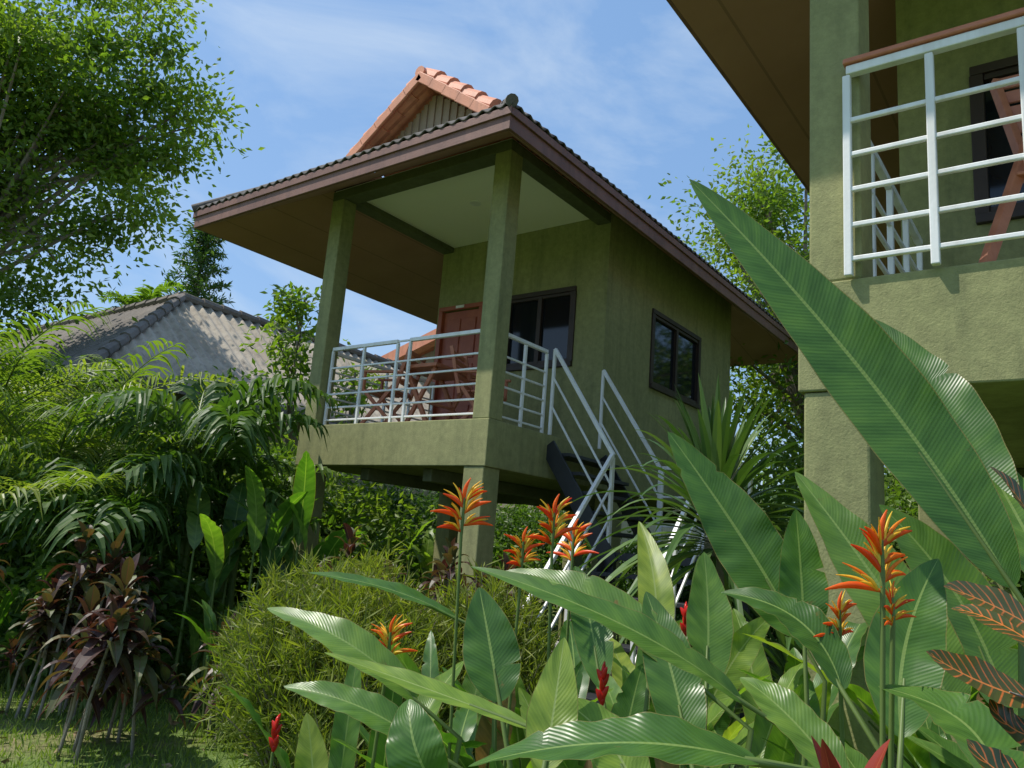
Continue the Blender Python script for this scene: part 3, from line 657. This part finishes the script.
# ------------------------------------------------------------ heliconias in the foreground
def heli_leaf(mb,a,b,c,w,nrm,rnd,mat=0,wav=.10,stem=True,g=None,twist=0,fold=.22,tears=2):
    blade(mb,a,b,c,w,nrm=nrm,fold=fold,n=56,cx=7,mat=mat,rnd=rnd,wav=wav,twist=twist,tears=tears)
    a=V(a)
    if stem:
        gg=V(g) if g else V((a.x+random.uniform(-.08,.08),a.y+random.uniform(-.08,.08),0))
        t=(V(b)-a).normalized();m=a-t*.12
        mb.tube([gg,gg.lerp(m,.6)+V((0,0,.05)),m,a,a.lerp(V(b),.6)],[.012,.009,.006,.005,.003],7,mat=2)
K=[ # base, middle, tip, width, facing, tone, bright
((1.72,.13,1.49),(1.69,.375,1.905),(1.63,.75,2.40),.165,(-.72,.05,.45),.45,0),
((2.00,.17,1.55),(2.17,.28,1.89),(2.27,.49,2.20),.16,(-.8,-.2,.4),.3,0),
((2.26,.67,1.31),(2.26,.83,1.56),(2.21,1.06,1.88),.19,(-.8,-.2,.5),.45,0),
((2.06,.60,1.30),(2.10,.62,1.47),(2.15,.65,1.65),.12,(-.8,-.5,.2),.55,0),
((1.91,.79,1.19),(2.01,.83,1.35),(2.09,.88,1.52),.12,(-.7,-.6,.3),.7,0),
((1.48,.54,1.25),(1.34,.72,1.37),(1.24,1.01,1.45),.075,(-.5,-.3,.8),.6,0),
((1.62,.68,1.24),(1.57,.90,1.39),(1.52,1.15,1.43),.10,(-.6,-.3,.7),.8,0),
((1.37,1.01,1.18),(1.39,1.06,1.28),(1.41,1.12,1.40),.12,(-.8,-.5,.3),.3,0),
((1.34,1.21,1.15),(1.24,1.34,1.26),(1.19,1.57,1.31),.09,(-.5,-.2,.8),.9,0),
((1.29,1.12,1.08),(1.20,1.24,1.15),(1.13,1.40,1.17),.075,(-.5,-.3,.8),.6,0),
((1.16,.78,1.20),(1.09,.96,1.24),(1.01,1.15,1.28),.05,(-.3,-.2,.9),.5,1),
((1.85,1.54,1.27),(1.72,1.70,1.34),(1.57,1.90,1.37),.07,(-.3,-.2,.9),.35,0),
((1.09,.71,1.16),(1.14,.73,1.24),(1.19,.75,1.35),.08,(-.8,-.4,.2),.7,1),
((.90,.31,1.29),(.80,.43,1.30),(.75,.59,1.25),.075,(-.3,-.2,.9),.4,0),
((1.00,.84,1.12),(.97,.87,1.18),(1.00,.92,1.24),.09,(-.8,-.4,.3),.35,0),
((1.51,.65,1.12),(1.58,.73,1.27),(1.63,.82,1.42),.11,(-.8,-.4,.3),.3,0),
((1.69,.42,1.27),(1.74,.52,1.39),(1.74,.69,1.43),.10,(-.5,-.3,.8),.1,0),
((2.06,.27,1.20),(2.08,.41,1.44),(2.14,.65,1.75),.17,(-.8,-.3,.4),.85,0),
((2.24,.19,1.19),(2.29,.29,1.45),(2.28,.47,1.68),.17,(-.8,-.3,.4),.65,0),
((1.96,.07,1.48),(2.03,.14,1.64),(2.21,.23,1.83),.15,(-.6,-.3,.7),.7,0),
((1.65,.31,1.21),(1.77,.32,1.37),(1.92,.28,1.54),.14,(-.7,-.3,.5),.4,0),
((1.49,.36,1.14),(1.53,.47,1.23),(1.57,.58,1.28),.09,(-.5,-.3,.8),.8,0),
((1.18,.59,1.13),(1.20,.66,1.20),(1.19,.75,1.25),.09,(-.5,-.3,.8),.4,1),
((1.93,1.09,1.14),(2.00,1.18,1.31),(2.05,1.27,1.45),.11,(-.7,-.5,.4),.4,0),
((2.19,1.08,1.20),(2.29,1.12,1.39),(2.43,1.26,1.61),.11,(-.7,-.4,.4),.8,1),
((1.40,.14,1.21),(1.49,.19,1.28),(1.52,.32,1.31),.11,(-.4,-.3,.8),.6,0)]
random.seed(51)
groups={}
for k in K:
    a=V(k[0]);key=min([(1.85,.2),(2.2,.75),(1.45,.65),(1.35,1.2),(1.05,.75),(1.9,1.2)],key=lambda q:(a.x-q[0])**2+(a.y-q[1])**2);groups.setdefault(key,[]).append(k)
for key,ks in groups.items():
    mb=MB()
    for a,b,c,w,n,r,br in ks:
        g=V((a[0]*.5+key[0]*.5+random.uniform(-.06,.06),a[1]*.5+key[1]*.5+random.uniform(-.06,.06),0))
        heli_leaf(mb,a,b,c,w,n,r,mat=br,g=g,twist=random.uniform(-.25,.25),tears=random.choice((0,1,2)))
    mb.build('heliconia_plant',[L_HEL,L_HELB,STEM],smooth=True)
def heliplant(x,y,H,n,L=.6,W=.115,bright=.3):
    mb=MB()
    for i in range(n):
        az=random.random()*6.283;el=math.radians(random.uniform(38,85));g=V((x+random.uniform(-.12,.12),y+random.uniform(-.12,.12),0))
        l=L*random.uniform(.7,1.15);ht=H*random.uniform(.72,1.0)
        d=V((math.cos(az)*math.cos(el),math.sin(az)*math.cos(el),math.sin(el)))
        hb=max(.15,ht-d.z*l*.9);o=g+V((d.x*.12,d.y*.12,hb))
        e=o+d*l+V((d.x*.12*l,d.y*.12*l,-.12*l))
        rr=random.random();mt=1 if rr<bright else (3 if rr>.94 else 0)
        heli_leaf(mb,o,o+d*l*.53,e,W*random.uniform(.65,1.2),(0,0,1) if el<1.1 else (-.7,-.4,.3),random.random(),mat=mt,g=g,twist=random.uniform(-.8,.8),tears=random.choice((0,2,4)),wav=.14)
    mb.build('heliconia_plant',[L_HEL,L_HELB,STEM,L_DRY],smooth=True)
for (r,f,H,n) in [(-.35,2.5,1.16,7),(.0,2.6,1.2,7),(-.2,2.0,1.05,7),(.1,2.0,1.15,7),(.35,2.4,1.3,8),(.6,2.7,1.35,8),(.45,1.9,1.15,8),(.8,2.2,1.3,8),(1.0,2.8,1.5,8),(1.3,2.4,1.4,8),(1.5,3.0,1.6,8),(1.8,2.6,1.55,8),(1.1,1.8,1.15,8),
                (1.5,2.0,1.3,8),(.1,1.5,1.02,7),(.5,1.4,1.0,7),(.8,1.5,1.02,7),(1.1,1.35,1.02,7),(.25,3.2,1.25,7),(.8,3.4,1.3,7),(2.1,3.2,1.5,7),(-.1,3.2,1.15,6),(-.1,1.5,.95,6),(.35,1.15,.85,6),(.7,1.1,.85,5),(1.3,1.6,1.2,8),(.9,1.7,1.2,7)]:
    p=G(r,f);heliplant(p.x,p.y,H,n)
def bract(mb,o,d,l,w,mat,rnd):
    d=V(d).normalized();s=d.cross(V((0,0,1)))
    if s.length<.1:s=V((1,0,0))
    s.normalize();u=s.cross(d);vs=[];uv=[];K=7
    for i in range(K+1):
        t=i/K;r=w*(math.sin(math.pi*(t*.9+.06))**.8)*(1-.35*t)+.0004
        p=o+d*(l*t)+u*(l*.10*math.sin(math.pi*t))
        for j in range(6):
            an=j/6*6.283;vs.append(p+s*(r*.55*math.cos(an))+u*(r*math.sin(an)));uv.append((j/6,t))
    mb.add(vs,[(i*6+j,i*6+(j+1)%6,(i+1)*6+(j+1)%6,(i+1)*6+j) for i in range(K) for j in range(6)],uv,rnd,mat)
def flower(p,s,name='heliconia_flower'):
    p=V(p);mb=MB();az=random.random()*3.14;A=V((math.cos(az),math.sin(az),0));
    A=(A*.4+V((.6,-.79,0))*.9).normalized()
    g=V((p.x+random.uniform(-.06,.06),p.y+random.uniform(-.06,.06),0))
    pts=[g,g.lerp(p,.5)+V((0.01,0,0)),p-V((0,0,s*.45)),p-V((0,0,s*.1)),p+V((0,0,s*.25))]
    mb.tube(pts,[.006,.005,.0045,.005,.003],7,mat=3)
    nb=6
    for i in range(nb):
        sg=1 if i%2 else -1;z=-s*.34+s*.62*i/nb;up=.0+.8*i/nb
        d=A*sg+V((random.uniform(-.45,.45),random.uniform(-.45,.45),up+random.uniform(-.1,.2)))
        o=p+V((0,0,z));bract(mb,o,d,s*random.uniform(.5,.75)*(1-.3*i/nb),s*.055,0,random.uniform(0,.5))
        for k in range(5):
            dd=d.normalized()+V((random.uniform(-.5,.5),random.uniform(-.5,.5),random.uniform(.1,.9)))
            bract(mb,o+d.normalized()*s*.04,dd,s*random.uniform(.25,.5),s*.026,1 if k%5!=0 else 0,random.random())
    bract(mb,p+V((0,0,s*.2)),A*.2+V((0,0,1)),s*.42,s*.045,0,.4)
    mb.build(name,[FL_O,FL_Y,FL_R,STEM],smooth=True)
for p,s in [((1.76,1.48,1.58),.165),((1.92,1.27,1.56),.155),((2.13,1.33,1.51),.14),((1.37,1.34,1.25),.11),((1.52,.31,1.52),.15),((1.79,.45,1.39),.11),((1.86,1.33,1.48),.12),((1.545,.30,1.44),.08)]: flower(p,s)
for p in [(1.58,.89,1.20),(2.07,.92,1.32),(1.42,1.77,.95),(1.7,.75,1.25)]:
    mb=MB();p=V(p);mb.tube([V((p.x,p.y,0)),p-V((0,0,.03))],.004,6,mat=1)
    for i in range(9): bract(mb,p+V((0,0,-.03+.008*i)),V((math.cos(i*2.4)*.5,math.sin(i*2.4)*.5,1)),.032,.010,0,random.random())
    mb.build('red_ginger_flower',[FL_R,STEM],smooth=True)
mb=MB()
for a,b,c,w in [((1.21,.07,1.36),(1.16,.13,1.38),(1.12,.18,1.41),.062),((1.21,.06,1.44),(1.18,.11,1.47),(1.13,.16,1.49),.058),((1.08,.07,1.29),(1.05,.10,1.30),(1.04,.13,1.33),.05),
    ((1.34,.06,1.56),(1.32,.09,1.62),(1.29,.12,1.66),.04),((1.21,.07,1.32),(1.18,.10,1.33),(1.17,.12,1.36),.05),((1.2,.0,1.30),(1.14,.03,1.36),(1.10,.06,1.40),.055),((1.25,.02,1.38),(1.26,.1,1.44),(1.26,.17,1.46),.055)]:
    blade(mb,a,b,c,w,(-.5,-.4,.75),fold=.25,n=14,cx=7,rnd=random.random(),wav=.08,pf=prof)
    mb.tube([V((1.27,-.02,a[2]-.12)),V(a),V(a).lerp(V(b),.5)],[.004,.003,.001],6,mat=1)
rosette(mb,(1.27,-.02,1.2),14,.2,.055,-10,60,0,.3,10,cx=7,h=.1)
mb.tube([(1.27,-.02,0),(1.27,-.02,1.42)],[.012,.007],8,mat=1)
mb.build('croton_plant',[L_CROT,PALEBARK],smooth=True)
mb=MB();rosette(mb,(1.1,.27,1.16),12,.17,.035,10,80,0,.2,8,cx=5,h=.03);mb.tube([(1.1,.27,0),(1.1,.27,1.14)],[.01,.008],8,mat=1)
mb.build('red_leaf_plant',[L_RED,PALEBARK],smooth=True)

def grass():
    mb=MB();n=80000;r=rng.uniform(-9,-.2,n);f=rng.uniform(4.0,15,n)
    P=np.stack([.7957*f+.6057*r,.6057*f-.7957*r,np.zeros(n)],1)
    cloud(mb,P,randdir(n,1.3,(.6,.6,.3)),rng.uniform(.03,.09,n),.009,rng.random(n))
    mb.build('grass',[L_GRASS])
    mb=MB();n=700;r=rng.uniform(-7,-.5,n);f=rng.uniform(4.2,12,n)
    P=np.stack([.7957*f+.6057*r,.6057*f-.7957*r,np.full(n,.03)],1)
    cloud(mb,P,randdir(n,0,(1,1,.15)),rng.uniform(.05,.12,n),.035,rng.random(n))
    mb.build('leaf_litter',[surf('dry_leaf',(.20,.13,.07),(.34,.25,.14),20,.9)])
grass()

# ------------------------------------------------------------ light
el=math.radians(59);az=math.atan2(-.58,.815)
sd=V((math.sin(az)*math.cos(el),math.cos(az)*math.cos(el),math.sin(el)))
sun=bpy.data.lights.new('sun','SUN');sun.energy=5.0;sun.angle=math.radians(.5);sun.color=(1,.95,.86)
so=bpy.data.objects.new('sun',sun);bpy.context.scene.collection.objects.link(so);so.rotation_euler=sd.to_track_quat('Z','Y').to_euler();so.location=(0,0,30)
w=bpy.data.worlds.new('World');bpy.context.scene.world=w;w.use_nodes=True;N=w.node_tree.nodes;Lk=w.node_tree.links;N.clear()
sky=N.new('ShaderNodeTexSky');sky.sky_type='NISHITA';sky.sun_disc=False;sky.sun_elevation=el;sky.sun_rotation=az;sky.air_density=1.2;sky.dust_density=1.0;sky.ozone_density=1.8
tc=N.new('ShaderNodeTexCoord');mp=N.new('ShaderNodeMapping');mp.inputs['Scale'].default_value=(1.2,2.2,4.5);mp.inputs['Rotation'].default_value=(.3,.2,.8)
Lk.new(tc.outputs['Generated'],mp.inputs['Vector']);nz=N.new('ShaderNodeTexNoise');nz.inputs['Scale'].default_value=1.5;nz.inputs['Detail'].default_value=8;nz.inputs['Roughness'].default_value=.58;nz.inputs['Distortion'].default_value=.7
Lk.new(mp.outputs[0],nz.inputs['Vector']);r=ramp(N,[(.44,(0,0,0)),(.78,(.6,.6,.6))]);Lk.new(nz.outputs['Fac'],r.inputs['Fac'])
haze=mixc(N,Lk,sky.outputs[0],(1.8,3.4,6.1),.55)
col=mixc(N,Lk,haze,(5.0,5.7,6.4),r.outputs['Color'])
bg=N.new('ShaderNodeBackground');bg.inputs['Strength'].default_value=.15;Lk.new(col,bg.inputs['Color']);o=N.new('ShaderNodeOutputWorld');Lk.new(bg.outputs[0],o.inputs[0])

# ------------------------------------------------------------ camera
U=V((.0771,.9766,-.2005)).normalized();Lf=V((-.8028,-.0584,-.5934));Lf=(Lf-U*Lf.dot(U)).normalized();Xv=Lf.cross(U)
M=Matrix((Xv,Lf,U)).to_4x4();M.translation=(0,0,1.5)
cam=bpy.data.cameras.new('camera');cam.sensor_width=36;cam.lens=780/1024*36;cam.clip_start=.05;cam.clip_end=3000
co=bpy.data.objects.new('camera',cam);bpy.context.scene.collection.objects.link(co);co.matrix_world=M;bpy.context.scene.camera=co
sc=bpy.context.scene;sc.view_settings.view_transform='Standard';sc.view_settings.look='None';sc.view_settings.exposure=0
